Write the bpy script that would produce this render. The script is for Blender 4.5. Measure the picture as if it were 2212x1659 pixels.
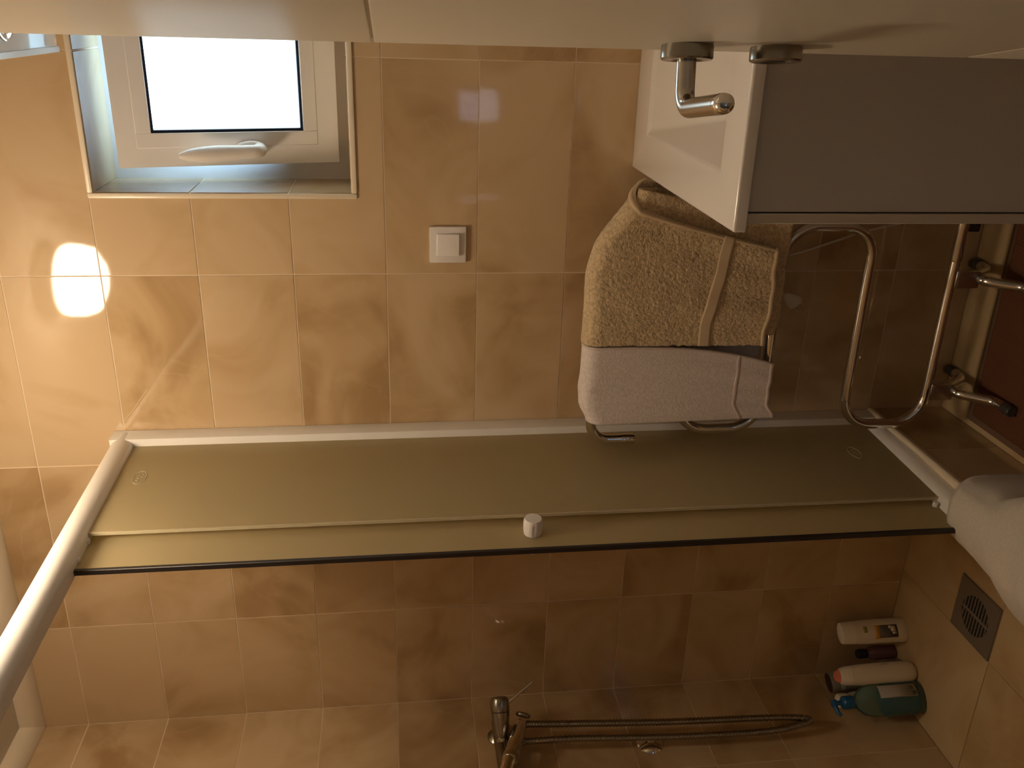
import bpy, bmesh, math, random
from mathutils import Vector, Matrix
random.seed(7)
for o in list(bpy.data.objects): bpy.data.objects.remove(o, do_unlink=True)
scene = bpy.context.scene
C = scene.collection
PI = math.pi

# ------------------------------------------------------------------ camera, world, light, exposure
cam_data = bpy.data.cameras.new('camera')
cam_data.sensor_fit = 'HORIZONTAL'; cam_data.sensor_width = 36.0
cam_data.lens = 1928.88 / 2212 * 36.0
cam_data.clip_start = 0.02
cam = bpy.data.objects.new('camera', cam_data); C.objects.link(cam)
RIGHT = Vector((0.0282, -0.1277, -0.9914)); FWD = Vector((-0.3839, 0.9144, -0.1287))
FWD.normalize(); RIGHT = (RIGHT - FWD * RIGHT.dot(FWD)).normalized(); UP = RIGHT.cross(FWD)
M = Matrix((RIGHT, UP, -FWD)).transposed().to_4x4(); M.translation = (0.5402, -1.9304, 1.3845)
cam.matrix_world = M
scene.camera = cam

world = bpy.data.worlds.new('world'); scene.world = world; world.use_nodes = True
bg = world.node_tree.nodes['Background']
bg.inputs[0].default_value = (0.42, 0.66, 1.0, 1); bg.inputs[1].default_value = 1.2

vs = scene.view_settings
vs.view_transform = 'Standard'; vs.look = 'None'; vs.gamma = 1.0; vs.use_curve_mapping = False
vs.exposure = 0.0

LAMP_COL = (1.0, 0.79, 0.56)
LAMP_STRENGTH = 45.0
PANE_STRENGTH = 3.8

# daylight from the sky outside the small window
sun = bpy.data.lights.new('daylight', 'AREA'); sun.shape = 'RECTANGLE'; sun.size = 1.2; sun.size_y = 1.0
sun.color = (0.36, 0.66, 1.0); sun.energy = 95
so = bpy.data.objects.new('daylight', sun); C.objects.link(so)
so.location = (0.43, 1.05, 2.35); so.rotation_euler = (math.radians(-62), 0, 0)

# ------------------------------------------------------------------ material helpers
def srgb(r, g, b):
    def l(c):
        c /= 255.0
        return c / 12.92 if c <= 0.04045 else ((c + 0.055) / 1.055) ** 2.4
    return (l(r), l(g), l(b), 1)

def mat(name, col, rough=0.5, metal=0.0, **k):
    m = bpy.data.materials.new(name); m.use_nodes = True
    b = m.node_tree.nodes['Principled BSDF']
    b.inputs['Base Color'].default_value = col if len(col) == 4 else (*col, 1)
    b.inputs['Roughness'].default_value = rough; b.inputs['Metallic'].default_value = metal
    for key, v in k.items():
        b.inputs[key.replace('_', ' ')].default_value = v
    return m

def N(m, t, **k):
    n = m.node_tree.nodes.new(t)
    for a, v in k.items(): setattr(n, a, v)
    return n
def L(m, a, b): m.node_tree.links.new(a, b)
def bsdf(m): return m.node_tree.nodes['Principled BSDF']

def add_noise_bump(m, scale, strength, dist=0.002, detail=4, coord='Object'):
    tc = N(m, 'ShaderNodeTexCoord'); nz = N(m, 'ShaderNodeTexNoise'); bp = N(m, 'ShaderNodeBump')
    nz.inputs['Scale'].default_value = scale; nz.inputs['Detail'].default_value = detail
    bp.inputs['Strength'].default_value = strength; bp.inputs['Distance'].default_value = dist
    L(m, tc.outputs[coord], nz.inputs['Vector']); L(m, nz.outputs['Fac'], bp.inputs['Height']); L(m, bp.outputs['Normal'], bsdf(m).inputs['Normal'])
    return nz, bp

def add_noise_color(m, c1, c2, scale, detail=5, coord='Object', lo=0.35, hi=0.65):
    tc = N(m, 'ShaderNodeTexCoord'); nz = N(m, 'ShaderNodeTexNoise'); rp = N(m, 'ShaderNodeValToRGB')
    nz.inputs['Scale'].default_value = scale; nz.inputs['Detail'].default_value = detail
    rp.color_ramp.elements[0].position = lo; rp.color_ramp.elements[1].position = hi
    rp.color_ramp.elements[0].color = (*c1[:3], 1); rp.color_ramp.elements[1].color = (*c2[:3], 1)
    L(m, tc.outputs[coord], nz.inputs['Vector']); L(m, nz.outputs['Fac'], rp.inputs['Fac']); L(m, rp.outputs['Color'], bsdf(m).inputs['Base Color'])
    return rp

def tile_material(name, pale, mid, dark, rough, vein=0.35):
    """clouded onyx-look glazed tile; each tile object gets its own piece of the pattern"""
    m = mat(name, mid, rough)
    tc = N(m, 'ShaderNodeTexCoord'); oi = N(m, 'ShaderNodeObjectInfo')
    mul = N(m, 'ShaderNodeVectorMath', operation='MULTIPLY_ADD')
    comb = N(m, 'ShaderNodeCombineXYZ')
    for i, kf in enumerate((31.0, 57.0, 83.0)):
        mm = N(m, 'ShaderNodeMath', operation='MULTIPLY'); mm.inputs[1].default_value = kf
        L(m, oi.outputs['Random'], mm.inputs[0]); L(m, mm.outputs[0], comb.inputs[i])
    mul.inputs[1].default_value = (1, 1, 1)
    L(m, tc.outputs['Object'], mul.inputs[0]); L(m, comb.outputs[0], mul.inputs[2])
    n1 = N(m, 'ShaderNodeTexNoise'); n1.inputs['Scale'].default_value = 3.6; n1.inputs['Detail'].default_value = 3; n1.inputs['Distortion'].default_value = 1.1
    n2 = N(m, 'ShaderNodeTexNoise'); n2.inputs['Scale'].default_value = 3.0; n2.inputs['Detail'].default_value = 5; n2.inputs['Distortion'].default_value = 2.2
    L(m, mul.outputs[0], n1.inputs['Vector']); L(m, mul.outputs[0], n2.inputs['Vector'])
    r1 = N(m, 'ShaderNodeValToRGB'); e = r1.color_ramp.elements
    e[0].position = 0.30; e[0].color = (*dark[:3], 1); e[1].position = 0.62; e[1].color = (*pale[:3], 1)
    em = r1.color_ramp.elements.new(0.46); em.color = (*mid[:3], 1)
    # per tile brightness offset
    off = N(m, 'ShaderNodeMath', operation='MULTIPLY_ADD'); off.inputs[1].default_value = 0.22; off.inputs[2].default_value = -0.11
    sm = N(m, 'ShaderNodeMath', operation='ADD')
    L(m, oi.outputs['Random'], off.inputs[0]); L(m, off.outputs[0], sm.inputs[0]); L(m, n1.outputs['Fac'], sm.inputs[1]); L(m, sm.outputs[0], r1.inputs['Fac'])
    r2 = N(m, 'ShaderNodeValToRGB'); q = r2.color_ramp.elements
    q[0].position = 0.475; q[0].color = (0, 0, 0, 1); q[1].position = 0.53; q[1].color = (0, 0, 0, 1)
    w = r2.color_ramp.elements.new(0.50); w.color = (vein, vein, vein, 1)
    L(m, n2.outputs['Fac'], r2.inputs['Fac'])
    mx = N(m, 'ShaderNodeMix', data_type='RGBA'); L(m, r2.outputs['Color'], mx.inputs['Factor']); L(m, r1.outputs['Color'], mx.inputs['A']); mx.inputs['B'].default_value = (*pale[:3], 1)
    L(m, mx.outputs['Result'], bsdf(m).inputs['Base Color'])
    n3 = N(m, 'ShaderNodeTexNoise'); n3.inputs['Scale'].default_value = 9.0; n3.inputs['Detail'].default_value = 1
    bp = N(m, 'ShaderNodeBump'); bp.inputs['Strength'].default_value = 0.10; bp.inputs['Distance'].default_value = 0.004
    L(m, mul.outputs[0], n3.inputs['Vector']); L(m, n3.outputs['Fac'], bp.inputs['Height']); L(m, bp.outputs['Normal'], bsdf(m).inputs['Normal'])
    return m

MT = {}
MT['tile'] = tile_material('glazed_wall_tile', (0.60, 0.44, 0.265), (0.53, 0.37, 0.20), (0.40, 0.255, 0.122), 0.05, 0.18)
MT['floor_tile'] = tile_material('cream_floor_tile', (0.63, 0.48, 0.275), (0.58, 0.42, 0.225), (0.50, 0.345, 0.17), 0.16, 0.2)
MT['grout'] = mat('cream_grout', (0.80, 0.64, 0.44), 0.7); add_noise_bump(MT['grout'], 220, 0.3)
MT['trim'] = mat('cream_plastic_trim', (0.80, 0.70, 0.54), 0.28)
MT['paint'] = mat('ceiling_paint', (0.72, 0.68, 0.60), 0.85); add_noise_bump(MT['paint'], 160, 0.15)
MT['plaster'] = mat('hall_plaster', (0.50, 0.43, 0.33), 0.9); add_noise_bump(MT['plaster'], 120, 0.2)
MT['lacquer'] = mat('white_door_lacquer', (0.72, 0.68, 0.58), 0.42, Coat_Weight=0.25, Coat_Roughness=0.32); add_noise_bump(MT['lacquer'], 35, 0.03)
MT['pvc'] = mat('white_pvc', (0.84, 0.82, 0.80), 0.25)
MT['white_plastic'] = mat('white_plastic', (0.84, 0.80, 0.76), 0.3)
MT['alu'] = mat('white_coated_aluminium', (0.82, 0.79, 0.74), 0.33)
MT['chrome'] = mat('chrome', (0.80, 0.78, 0.75), 0.06, 1.0)
MT['steel'] = mat('brushed_steel', (0.62, 0.59, 0.54), 0.22, 1.0)
MT['dull_steel'] = mat('darkened_chrome', (0.33, 0.31, 0.27), 0.22, 1.0); add_noise_bump(MT['dull_steel'], 60, 0.05)  # metal colour darkened; on the rosettes it stands in for dark reflections
MT['black'] = mat('black_rubber', (0.02, 0.016, 0.016), 0.45)
MT['rubber_grey'] = mat('dark_grey_rubber', (0.06, 0.055, 0.05), 0.3)
MT['darkgap'] = mat('dark_gap', (0.03, 0.03, 0.035), 0.7)
MT['gasket'] = mat('navy_gasket', (0.012, 0.018, 0.05), 0.4)
MT['ceramic'] = mat('white_ceramic', (0.84, 0.80, 0.75), 0.08, Coat_Weight=0.4)
MT['cabinet'] = mat('grey_white_laminate', (0.60, 0.58, 0.56), 0.4); add_noise_bump(MT['cabinet'], 300, 0.04)
MT['cab_door'] = mat('cabinet_door_edge', (0.60, 0.55, 0.47), 0.45)
MT['rug'] = mat('brown_woven_rug', (0.15, 0.055, 0.024), 0.95)
MT['drain'] = mat('drain_steel', (0.34, 0.31, 0.27), 0.45, 0.7); add_noise_bump(MT['drain'], 90, 0.1)
MT['cable'] = mat('white_cable', (0.66, 0.60, 0.52), 0.45)

m = mat('opal_lamp_glass', (1, 0.95, 0.85), 0.2)
bsdf(m).inputs['Emission Color'].default_value = (*LAMP_COL, 1); bsdf(m).inputs['Emission Strength'].default_value = LAMP_STRENGTH
MT['lamp'] = m
# frosted window pane; its own emission stands in for sky light coming through
m = mat('frosted_pane', (0.75, 0.88, 0.95), 0.35)
tc = N(m, 'ShaderNodeTexCoord'); nz = N(m, 'ShaderNodeTexNoise'); nz.inputs['Scale'].default_value = 26; nz.inputs['Detail'].default_value = 6
rp = N(m, 'ShaderNodeValToRGB'); rp.color_ramp.elements[0].color = (0.60, 0.88, 1.0, 1); rp.color_ramp.elements[1].color = (0.80, 0.95, 1.0, 1)
L(m, tc.outputs['Object'], nz.inputs['Vector']); L(m, nz.outputs['Fac'], rp.inputs['Fac']); L(m, rp.outputs['Color'], bsdf(m).inputs['Emission Color'])
bsdf(m).inputs['Emission Strength'].default_value = PANE_STRENGTH
MT['pane'] = m
# frosted shower glass: light scatters through, nothing can be seen through it
m = bpy.data.materials.new('frosted_shower_glass'); m.use_nodes = True
nt = m.node_tree; nt.nodes.remove(nt.nodes['Principled BSDF']); out = nt.nodes['Material Output']
tr = N(m, 'ShaderNodeBsdfTranslucent'); tr.inputs[0].default_value = (0.82, 0.73, 0.46, 1)
rf = N(m, 'ShaderNodeBsdfRefraction'); rf.inputs['Color'].default_value = (0.80, 0.84, 0.72, 1); rf.inputs['Roughness'].default_value = 0.62; rf.inputs['IOR'].default_value = 1.1
df = N(m, 'ShaderNodeBsdfDiffuse'); df.inputs[0].default_value = (0.72, 0.60, 0.36, 1)
gl = N(m, 'ShaderNodeBsdfGlossy'); gl.inputs['Roughness'].default_value = 0.28; gl.inputs[0].default_value = (0.9, 0.9, 0.9, 1)
fr = N(m, 'ShaderNodeFresnel'); fr.inputs['IOR'].default_value = 1.22
a1 = N(m, 'ShaderNodeMixShader'); a1.inputs[0].default_value = 0.30; L(m, tr.outputs[0], a1.inputs[1]); L(m, rf.outputs[0], a1.inputs[2])
a2 = N(m, 'ShaderNodeMixShader'); a2.inputs[0].default_value = 0.42; L(m, a1.outputs[0], a2.inputs[1]); L(m, df.outputs[0], a2.inputs[2])
a3 = N(m, 'ShaderNodeMixShader'); L(m, fr.outputs[0], a3.inputs[0]); L(m, a2.outputs[0], a3.inputs[1]); L(m, gl.outputs[0], a3.inputs[2])
L(m, a3.outputs[0], out.inputs['Surface'])
MT['frost'] = m
MT['etch'] = mat('etched_mark', (0.62, 0.57, 0.42), 0.6)

def terry(name, c1, c2, scale, strength, dist=0.004):
    m = mat(name, c1, 0.95, Sheen_Weight=0.35, Sheen_Roughness=0.5)
    add_noise_color(m, c2, c1, scale * 0.5, 6, lo=0.38, hi=0.62)
    nz, bp = add_noise_bump(m, scale, strength, dist, 6)
    return m
MT['beige_terry'] = terry('beige_terry', (0.78, 0.60, 0.37), (0.56, 0.42, 0.24), 300, 0.8, 0.004)
MT['beige_flat'] = mat('beige_flat_weave', (0.68, 0.53, 0.34), 0.9); add_noise_bump(MT['beige_flat'], 500, 0.3, 0.001)
MT['white_terry'] = terry('white_terry', (0.80, 0.72, 0.68), (0.72, 0.63, 0.59), 260, 0.35, 0.003)
MT['white_flat'] = mat('white_flat_weave', (0.70, 0.60, 0.55), 0.9)
MT['mat_terry'] = terry('bath_mat_terry', (0.66, 0.61, 0.52), (0.61, 0.56, 0.475), 420, 0.5, 0.002)
# fine ribbing for the rug
m = MT['rug']; tc = N(m, 'ShaderNodeTexCoord'); wv = N(m, 'ShaderNodeTexWave'); wv.inputs['Scale'].default_value = 60; wv.inputs['Distortion'].default_value = 1.0
bp = N(m, 'ShaderNodeBump'); bp.inputs['Strength'].default_value = 0.5; bp.inputs['Distance'].default_value = 0.003
L(m, tc.outputs['Object'], wv.inputs['Vector']); L(m, wv.outputs['Fac'], bp.inputs['Height']); L(m, bp.outputs['Normal'], bsdf(m).inputs['Normal'])

# ------------------------------------------------------------------ object helpers
def chain_loc(p):
    v = Vector((0, 0, 0))
    while p: v += p.location; p = p.parent
    return v

def tag(o, label=None, cat=None, group=None, kind=None):
    if label: o['label'] = label
    if cat: o['category'] = cat
    if group: o['group'] = group
    if kind: o['kind'] = kind
    return o

def empty(name, loc, rz=0.0, label=None, cat=None, group=None, kind=None):
    o = bpy.data.objects.new(name, None); C.objects.link(o); o.empty_display_size = 0.05
    o.location = loc; o.rotation_euler = (0, 0, rz)
    return tag(o, label, cat, group, kind)

def link_mesh(name, me, parent=None):
    o = bpy.data.objects.new(name, me); C.objects.link(o); o.parent = parent
    return o

def obj(name, verts, faces, mt, parent=None, local=False, smooth=False, angle=None):
    """verts in world space (or the parent's own space when local); origin at the parent's base or the mesh's base"""
    verts = [Vector(v) for v in verts]
    if parent is not None:
        off = Vector((0, 0, 0)) if local else chain_loc(parent)
    else:
        xs = [v.x for v in verts]; ys = [v.y for v in verts]; zs = [v.z for v in verts]
        off = Vector(((min(xs) + max(xs)) / 2, (min(ys) + max(ys)) / 2, min(zs)))
    me = bpy.data.meshes.new(name)
    me.from_pydata([tuple(v - off) for v in verts], [], faces)
    bm = bmesh.new(); bm.from_mesh(me); bmesh.ops.recalc_face_normals(bm, faces=bm.faces)
    bm.to_mesh(me); bm.free()
    if smooth:
        for p in me.polygons: p.use_smooth = True
        if angle: me.set_sharp_from_angle(angle=math.radians(angle))
    me.materials.append(MT[mt] if isinstance(mt, str) else mt)
    o = link_mesh(name, me, parent)
    if parent is None: o.location = off
    return o

def box_vf(x0, x1, y0, y1, z0, z1):
    v = [(x, y, z) for x in (x0, x1) for y in (y0, y1) for z in (z0, z1)]
    f = [(0, 1, 3, 2), (4, 6, 7, 5), (0, 4, 5, 1), (2, 3, 7, 6), (0, 2, 6, 4), (1, 5, 7, 3)]
    return v, f

def merge(parts):
    V, F = [], []
    for v, f in parts:
        n = len(V); V += list(v); F += [tuple(i + n for i in q) for q in f]
    return V, F

def bevel_mesh(o, w, seg=2, angle=30):
    bm = bmesh.new(); bm.from_mesh(o.data)
    ed = [e for e in bm.edges if len(e.link_faces) == 2 and e.calc_face_angle(0) > math.radians(angle)]
    bmesh.ops.bevel(bm, geom=ed, offset=w, segments=seg, profile=0.6, affect='EDGES', clamp_overlap=True)
    bm.to_mesh(o.data); bm.free()
    for p in o.data.polygons: p.use_smooth = True
    o.data.set_sharp_from_angle(angle=math.radians(40))
    return o

def box(name, x0, x1, y0, y1, z0, z1, mt, parent=None, local=False, bev=0.0, seg=2):
    v, f = box_vf(x0, x1, y0, y1, z0, z1)
    o = obj(name, v, f, mt, parent, local)
    if bev: bevel_mesh(o, bev, seg)
    return o

def fillet(pts, r, n=8):
    pts = [Vector(p) for p in pts]; out = [pts[0]]
    for i in range(1, len(pts) - 1):
        a, b, c = pts[i - 1], pts[i], pts[i + 1]
        d1 = (a - b).normalized(); d2 = (c - b).normalized(); ang = d1.angle(d2)
        rr = r[i] if isinstance(r, (list, tuple)) else r
        t = min(rr / math.tan(ang / 2), (a - b).length * 0.499, (c - b).length * 0.499); re = t * math.tan(ang / 2)
        p1 = b + d1 * t; p2 = b + d2 * t
        cen = b + (d1 + d2).normalized() * (re / math.sin(ang / 2))
        u = p1 - cen; w = p2 - cen; th = u.angle(w)
        for k in range(n + 1):
            s = k / n
            out.append(cen + (u * math.sin((1 - s) * th) + w * math.sin(s * th)) / math.sin(th))
    out.append(pts[-1])
    return out

def tube_vf(pts, r, seg=14, cap=True):
    pts = [Vector(p) for p in pts]; n = len(pts)
    R = r if isinstance(r, (list, tuple)) else [r] * n
    tang = []
    for i in range(n):
        a = pts[max(i - 1, 0)]; b = pts[min(i + 1, n - 1)]; tang.append((b - a).normalized())
    ref = Vector((0, 0, 1)) if abs(tang[0].z) < 0.9 else Vector((1, 0, 0))
    u = (ref - tang[0] * ref.dot(tang[0])).normalized()
    V, F = [], []
    for i in range(n):
        u = (u - tang[i] * u.dot(tang[i])).normalized(); w = tang[i].cross(u)
        for k in range(seg):
            a = 2 * PI * k / seg
            V.append(pts[i] + (u * math.cos(a) + w * math.sin(a)) * R[i])
    for i in range(n - 1):
        for k in range(seg):
            k2 = (k + 1) % seg
            F.append((i * seg + k, i * seg + k2, (i + 1) * seg + k2, (i + 1) * seg + k))
    if cap:
        F.append(tuple(range(seg))); F.append(tuple((n - 1) * seg + k for k in range(seg)))
    return V, F

def tube(name, pts, r, mt, parent=None, local=False, seg=14):
    v, f = tube_vf(pts, r, seg); return obj(name, v, f, mt, parent, local, True, 45)

def lathe_vf(prof, origin, axis=(0, 0, 1), seg=28, sx=1.0, sy=1.0, rz=0.0):
    """prof: list of (radius, height) along axis"""
    ax = Vector(axis).normalized(); ref = Vector((0, 0, 1)) if abs(ax.z) < 0.9 else Vector((1, 0, 0))
    u = (ref - ax * ref.dot(ax)).normalized(); w = ax.cross(u); o = Vector(origin)
    u, w = u * math.cos(rz) + w * math.sin(rz), -u * math.sin(rz) + w * math.cos(rz)
    V, F = [], []
    for r, h in prof:
        for k in range(seg):
            a = 2 * PI * k / seg
            V.append(o + ax * h + u * (r * sx * math.cos(a)) + w * (r * sy * math.sin(a)))
    n = len(prof)
    for i in range(n - 1):
        for k in range(seg):
            k2 = (k + 1) % seg
            F.append((i * seg + k, i * seg + k2, (i + 1) * seg + k2, (i + 1) * seg + k))
    F.append(tuple(range(seg))); F.append(tuple((n - 1) * seg + k for k in range(seg)))
    return V, F

def lathe(name, prof, origin, mt, parent=None, axis=(0, 0, 1), seg=28, sx=1.0, sy=1.0, rz=0.0, local=False, angle=35):
    v, f = lathe_vf(prof, origin, axis, seg, sx, sy, rz); return obj(name, v, f, mt, parent, local, True, angle)

def prism(name, poly, plane, d0, d1, mt, parent=None, local=False, bev=0.0, seg=2):
    """poly: 2D outline; plane 'xz' extruded along y, 'yz' along x, 'xy' along z"""
    def P(a, b, d): return {'xz': (a, d, b), 'yz': (d, a, b), 'xy': (a, b, d)}[plane]
    n = len(poly)
    V = [P(a, b, d0) for a, b in poly] + [P(a, b, d1) for a, b in poly]
    F = [tuple(range(n)), tuple(range(n, 2 * n))] + [(i, (i + 1) % n, n + (i + 1) % n, n + i) for i in range(n)]
    o = obj(name, V, F, mt, parent, local)
    if bev: bevel_mesh(o, bev, seg)
    return o

# ------------------------------------------------------------------ room shell
XL, XR, YB, YF = -1.205, 0.745, 0.0, -1.64
ZC = 2.348; TW, TH, GAP = 0.4486, 0.20, 0.0050
WX0, WX1, WZ0, WZ1 = 0.176, 0.684, 1.468, 1.990        # window opening in the back wall

def struct(o): o['kind'] = 'structure'; return o

# back wall: cream grout face with glazed tiles set on it
pv = [box_vf(XL - 0.1, WX0, 0.0008, 0.30, 0, ZC), box_vf(WX1, XR + 0.1, 0.0008, 0.30, 0, ZC),
      box_vf(WX0, WX1, 0.0008, 0.30, 0, WZ0), box_vf(WX0, WX1, 0.0008, 0.30, WZ1, ZC)]
v, f = merge(pv); wall_back = struct(obj('wall_back', v, f, 'grout'))
v, f = box_vf(XL - 0.30, XL - 0.0008, YF - 0.12, 0.30, 0, ZC); wall_left = struct(obj('wall_left', v, f, 'grout'))
v, f = box_vf(XR, XR + 0.12, YF - 0.12, 0.30, 0, ZC); wall_right = struct(obj('wall_right', v, f, 'tile'))
DX0, DX1, DZ = -0.16, 0.650, 2.02                        # doorway the picture is taken through
pv = [box_vf(XL - 0.1, DX0, YF - 0.12, YF, 0, ZC), box_vf(DX1, XR + 0.1, YF - 0.12, YF, 0, ZC), box_vf(DX0, DX1, YF - 0.12, YF, DZ, ZC)]
v, f = merge(pv); wall_front = struct(obj('wall_front', v, f, 'tile'))
v, f = box_vf(XL - 0.1, XR + 0.1, YF - 0.12, 0.30, ZC, ZC + 0.10); ceiling = struct(obj('ceiling', v, f, 'paint'))
v, f = box_vf(XL - 0.1, XR + 0.1, -3.2, 0.30, -0.12, -0.0008); MT['floor_grout'] = mat('brown_floor_grout', (0.40, 0.29, 0.17), 0.8)
floor = struct(obj('floor', v, f, 'floor_grout'))
# hallway behind the doorway
HY = -3.1
pv = [box_vf(-1.3, -1.2, HY, YF - 0.12, 0, ZC), box_vf(1.3, 1.4, HY, YF - 0.12, 0, ZC), box_vf(-1.3, 1.4, HY - 0.1, HY, 0, ZC), box_vf(-1.3, 1.4, HY, YF - 0.12, ZC, ZC + 0.1)]
v, f = merge(pv); struct(obj('wall_hall', v, f, 'plaster'))

hw = empty('window_2', (0.07, HY + 0.001, 0.80), kind='structure')
MT['hall_pane'] = mat('hall_pane', (0.7, 0.75, 0.9), 0.3); bsdf(MT['hall_pane']).inputs['Emission Color'].default_value = (0.72, 0.78, 1.0, 1); bsdf(MT['hall_pane']).inputs['Emission Strength'].default_value = 2.2
box('frame', -0.02, 0.17, HY - 0.01, HY + 0.02, 0.78, 1.04, 'trim', hw, bev=0.004)
box('glass_pane', 0.005, 0.145, HY + 0.018, HY + 0.024, 0.81, 1.01, 'hall_pane', hw)

# ---- tiles
tile_cache = {}
def tile_mesh(poly, key=None, mt='tile', thick=0.006, bev=0.0012):
    """tile in its own plane: poly in (a, b), front face at +d"""
    if key and key in tile_cache: return tile_cache[key]
    bm = bmesh.new()
    vs_ = [bm.verts.new((a, b, 0)) for a, b in poly]
    fc = bm.faces.new(vs_); bm.normal_update()
    if fc.normal.z < 0: fc.normal_flip()
    back = [bm.verts.new((a, b, -thick)) for a, b in poly]
    n = len(poly)
    for i in range(n):
        bm.faces.new((vs_[i], vs_[(i + 1) % n], back[(i + 1) % n], back[i]))
    ed = [e for e in fc.edges]
    bmesh.ops.bevel(bm, geom=ed, offset=bev, segments=2, profile=0.5, affect='EDGES')
    bmesh.ops.recalc_face_normals(bm, faces=bm.faces)
    me = bpy.data.meshes.new('tile'); bm.to_mesh(me); bm.free()
    for p in me.polygons: p.use_smooth = True
    me.set_sharp_from_angle(angle=math.radians(60))
    me.materials.append(MT[mt])
    if key: tile_cache[key] = me
    return me

WALL_AX = {'back': (Vector((1, 0, 0)), Vector((0, 0, 1)), Vector((0, -1, 0))),
           'left': (Vector((0, 1, 0)), Vector((0, 0, 1)), Vector((1, 0, 0))),
           'curb': (Vector((0, 1, 0)), Vector((0, 0, 1)), Vector((1, 0, 0))),
           'floor': (Vector((1, 0, 0)), Vector((0, 1, 0)), Vector((0, 0, 1)))}
def place_tile(side, origin, a0, a1, b0, b1, parent, mt='tile', cut=None, tilt=0.0016):
    g = GAP / 2
    A, B, D = WALL_AX[side]
    if A.cross(B).dot(D) < 0: A2 = -A
    else: A2 = A
    a0, a1, b0, b1 = a0 + g, a1 - g, b0 + g, b1 - g
    ca, cb = (a0 + a1) / 2, (b0 + b1) / 2; s = 1 if A2 is A else -1
    if cut is None:
        poly = [(-(a1 - a0) / 2, -(b1 - b0) / 2), ((a1 - a0) / 2, -(b1 - b0) / 2), ((a1 - a0) / 2, (b1 - b0) / 2), (-(a1 - a0) / 2, (b1 - b0) / 2)]
        key = (mt, round(a1 - a0, 4), round(b1 - b0, 4))
    else:
        poly = [(s * (a - ca), b - cb) for a, b in cut]; key = None
    me = tile_mesh(poly, key, mt)
    o = link_mesh('tile', me, parent)
    R = Matrix((A2, B, D)).transposed()
    R = R @ Matrix.Rotation(random.uniform(-tilt, tilt), 3, 'X') @ Matrix.Rotation(random.uniform(-tilt, tilt), 3, 'Y')
    pos = origin + A * ca + B * cb
    o.matrix_basis = Matrix.Translation(pos - chain_loc(parent)) @ R.to_4x4()
    return o

def rect_minus(a0, a1, b0, b1, h, g):
    """outline of a tile with the window opening notched out (None = untouched, [] = gone)"""
    hx0, hx1, hz0, hz1 = h
    if a1 <= hx0 or a0 >= hx1 or b1 <= hz0 or b0 >= hz1: return None
    a0 += g; a1 -= g; b0 += g; b1 -= g
    il, ir, ib, it = hx0 <= a0, hx1 >= a1, hz0 <= b0, hz1 >= b1
    if il and ir and ib and it: return []
    if il and ir: return [(a0, b0), (a1, b0), (a1, hz0), (a0, hz0)] if it else [(a0, hz1), (a1, hz1), (a1, b1), (a0, b1)]
    if ib and it: return [(a0, b0), (hx0, b0), (hx0, b1), (a0, b1)] if ir else [(hx1, b0), (a1, b0), (a1, b1), (hx1, b1)]
    if ir and it: return [(a0, b0), (a1, b0), (a1, hz0), (hx0, hz0), (hx0, b1), (a0, b1)]
    if il and it: return [(a0, b0), (a1, b0), (a1, b1), (hx1, b1), (hx1, hz0), (a0, hz0)]
    if ir and ib: return [(a0, b0), (hx0, b0), (hx0, hz1), (a1, hz1), (a1, b1), (a0, b1)]
    if il and ib: return [(hx1, b0), (a1, b0), (a1, b1), (a0, b1), (a0, hz1), (hx1, hz1)]
    return None

rows = [(k * TH, (k + 1) * TH) for k in range(11)] + [(2.2, 2.306)]
xs = [XL] + [k * TW for k in (-2, -1, 0, 1)] + [XR]
hole = (WX0 - 0.004, WX1 + 0.004, WZ0 - 0.004, WZ1 + 0.004)
for b0, b1 in rows:
    for a0, a1 in zip(xs[:-1], xs[1:]):
        cut = rect_minus(a0, a1, b0, b1, hole, GAP / 2)
        if cut == []: continue
        place_tile('back', Vector((0, YB, 0)), a0, a1, b0, b1, wall_back, cut=cut)
ys = [0, -0.30, -0.30 - TW, -0.30 - 2 * TW, YF]
for b0, b1 in rows:
    for a1, a0 in zip(ys[:-1], ys[1:]):
        place_tile('left', Vector((XL, 0, 0)), a0, a1, b0, b1, wall_left)

# hairline crack in one glazed tile
ck = [(-0.2635, -0.0004, 1.938), (-0.2924, -0.0004, 1.9596), (-0.317, -0.0004, 1.9778), (-0.3282, -0.0004, 1.9892), (-0.3372, -0.0004, 1.9944), (-0.3453, -0.0004, 1.9965)]
tube('tile_crack', ck, 0.0007, 'grout', wall_back, seg=6)

# floor tiles: shower pan seams run through the drain; cream tiles outside
fx = [XL, -0.857, -0.48]; fy = [0, -0.385, -0.80, -1.22, YF]
DRX0, DRX1, DRY0, DRY1 = -0.857, -0.707, -0.385, -0.230
for a0, a1 in zip(fx[:-1], fx[1:]):
    for b1, b0 in zip(fy[:-1], fy[1:]):
        cut = None
        if a0 == -0.857 and b1 == 0:
            g = GAP / 2
            cut = [(DRX1 + g, b0 + g), (a1 - g, b0 + g), (a1 - g, -g), (a0 + g, -g), (a0 + g, DRY1 + g), (DRX1 + g, DRY1 + g)]
        place_tile('floor', Vector((0, 0, 0)), a0, a1, b0, b1, floor, 'floor_tile', cut=cut, tilt=0.0008)
ox = [-0.36, -0.02, 0.32, XR]; oy = [0, -0.42, -0.84, -1.26, YF]
for a0, a1 in zip(ox[:-1], ox[1:]):
    for b1, b0 in zip(oy[:-1], oy[1:]):
        place_tile('floor', Vector((0, 0, 0)), a0, a1, b0, b1, floor, 'floor_tile', tilt=0.0008)

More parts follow.
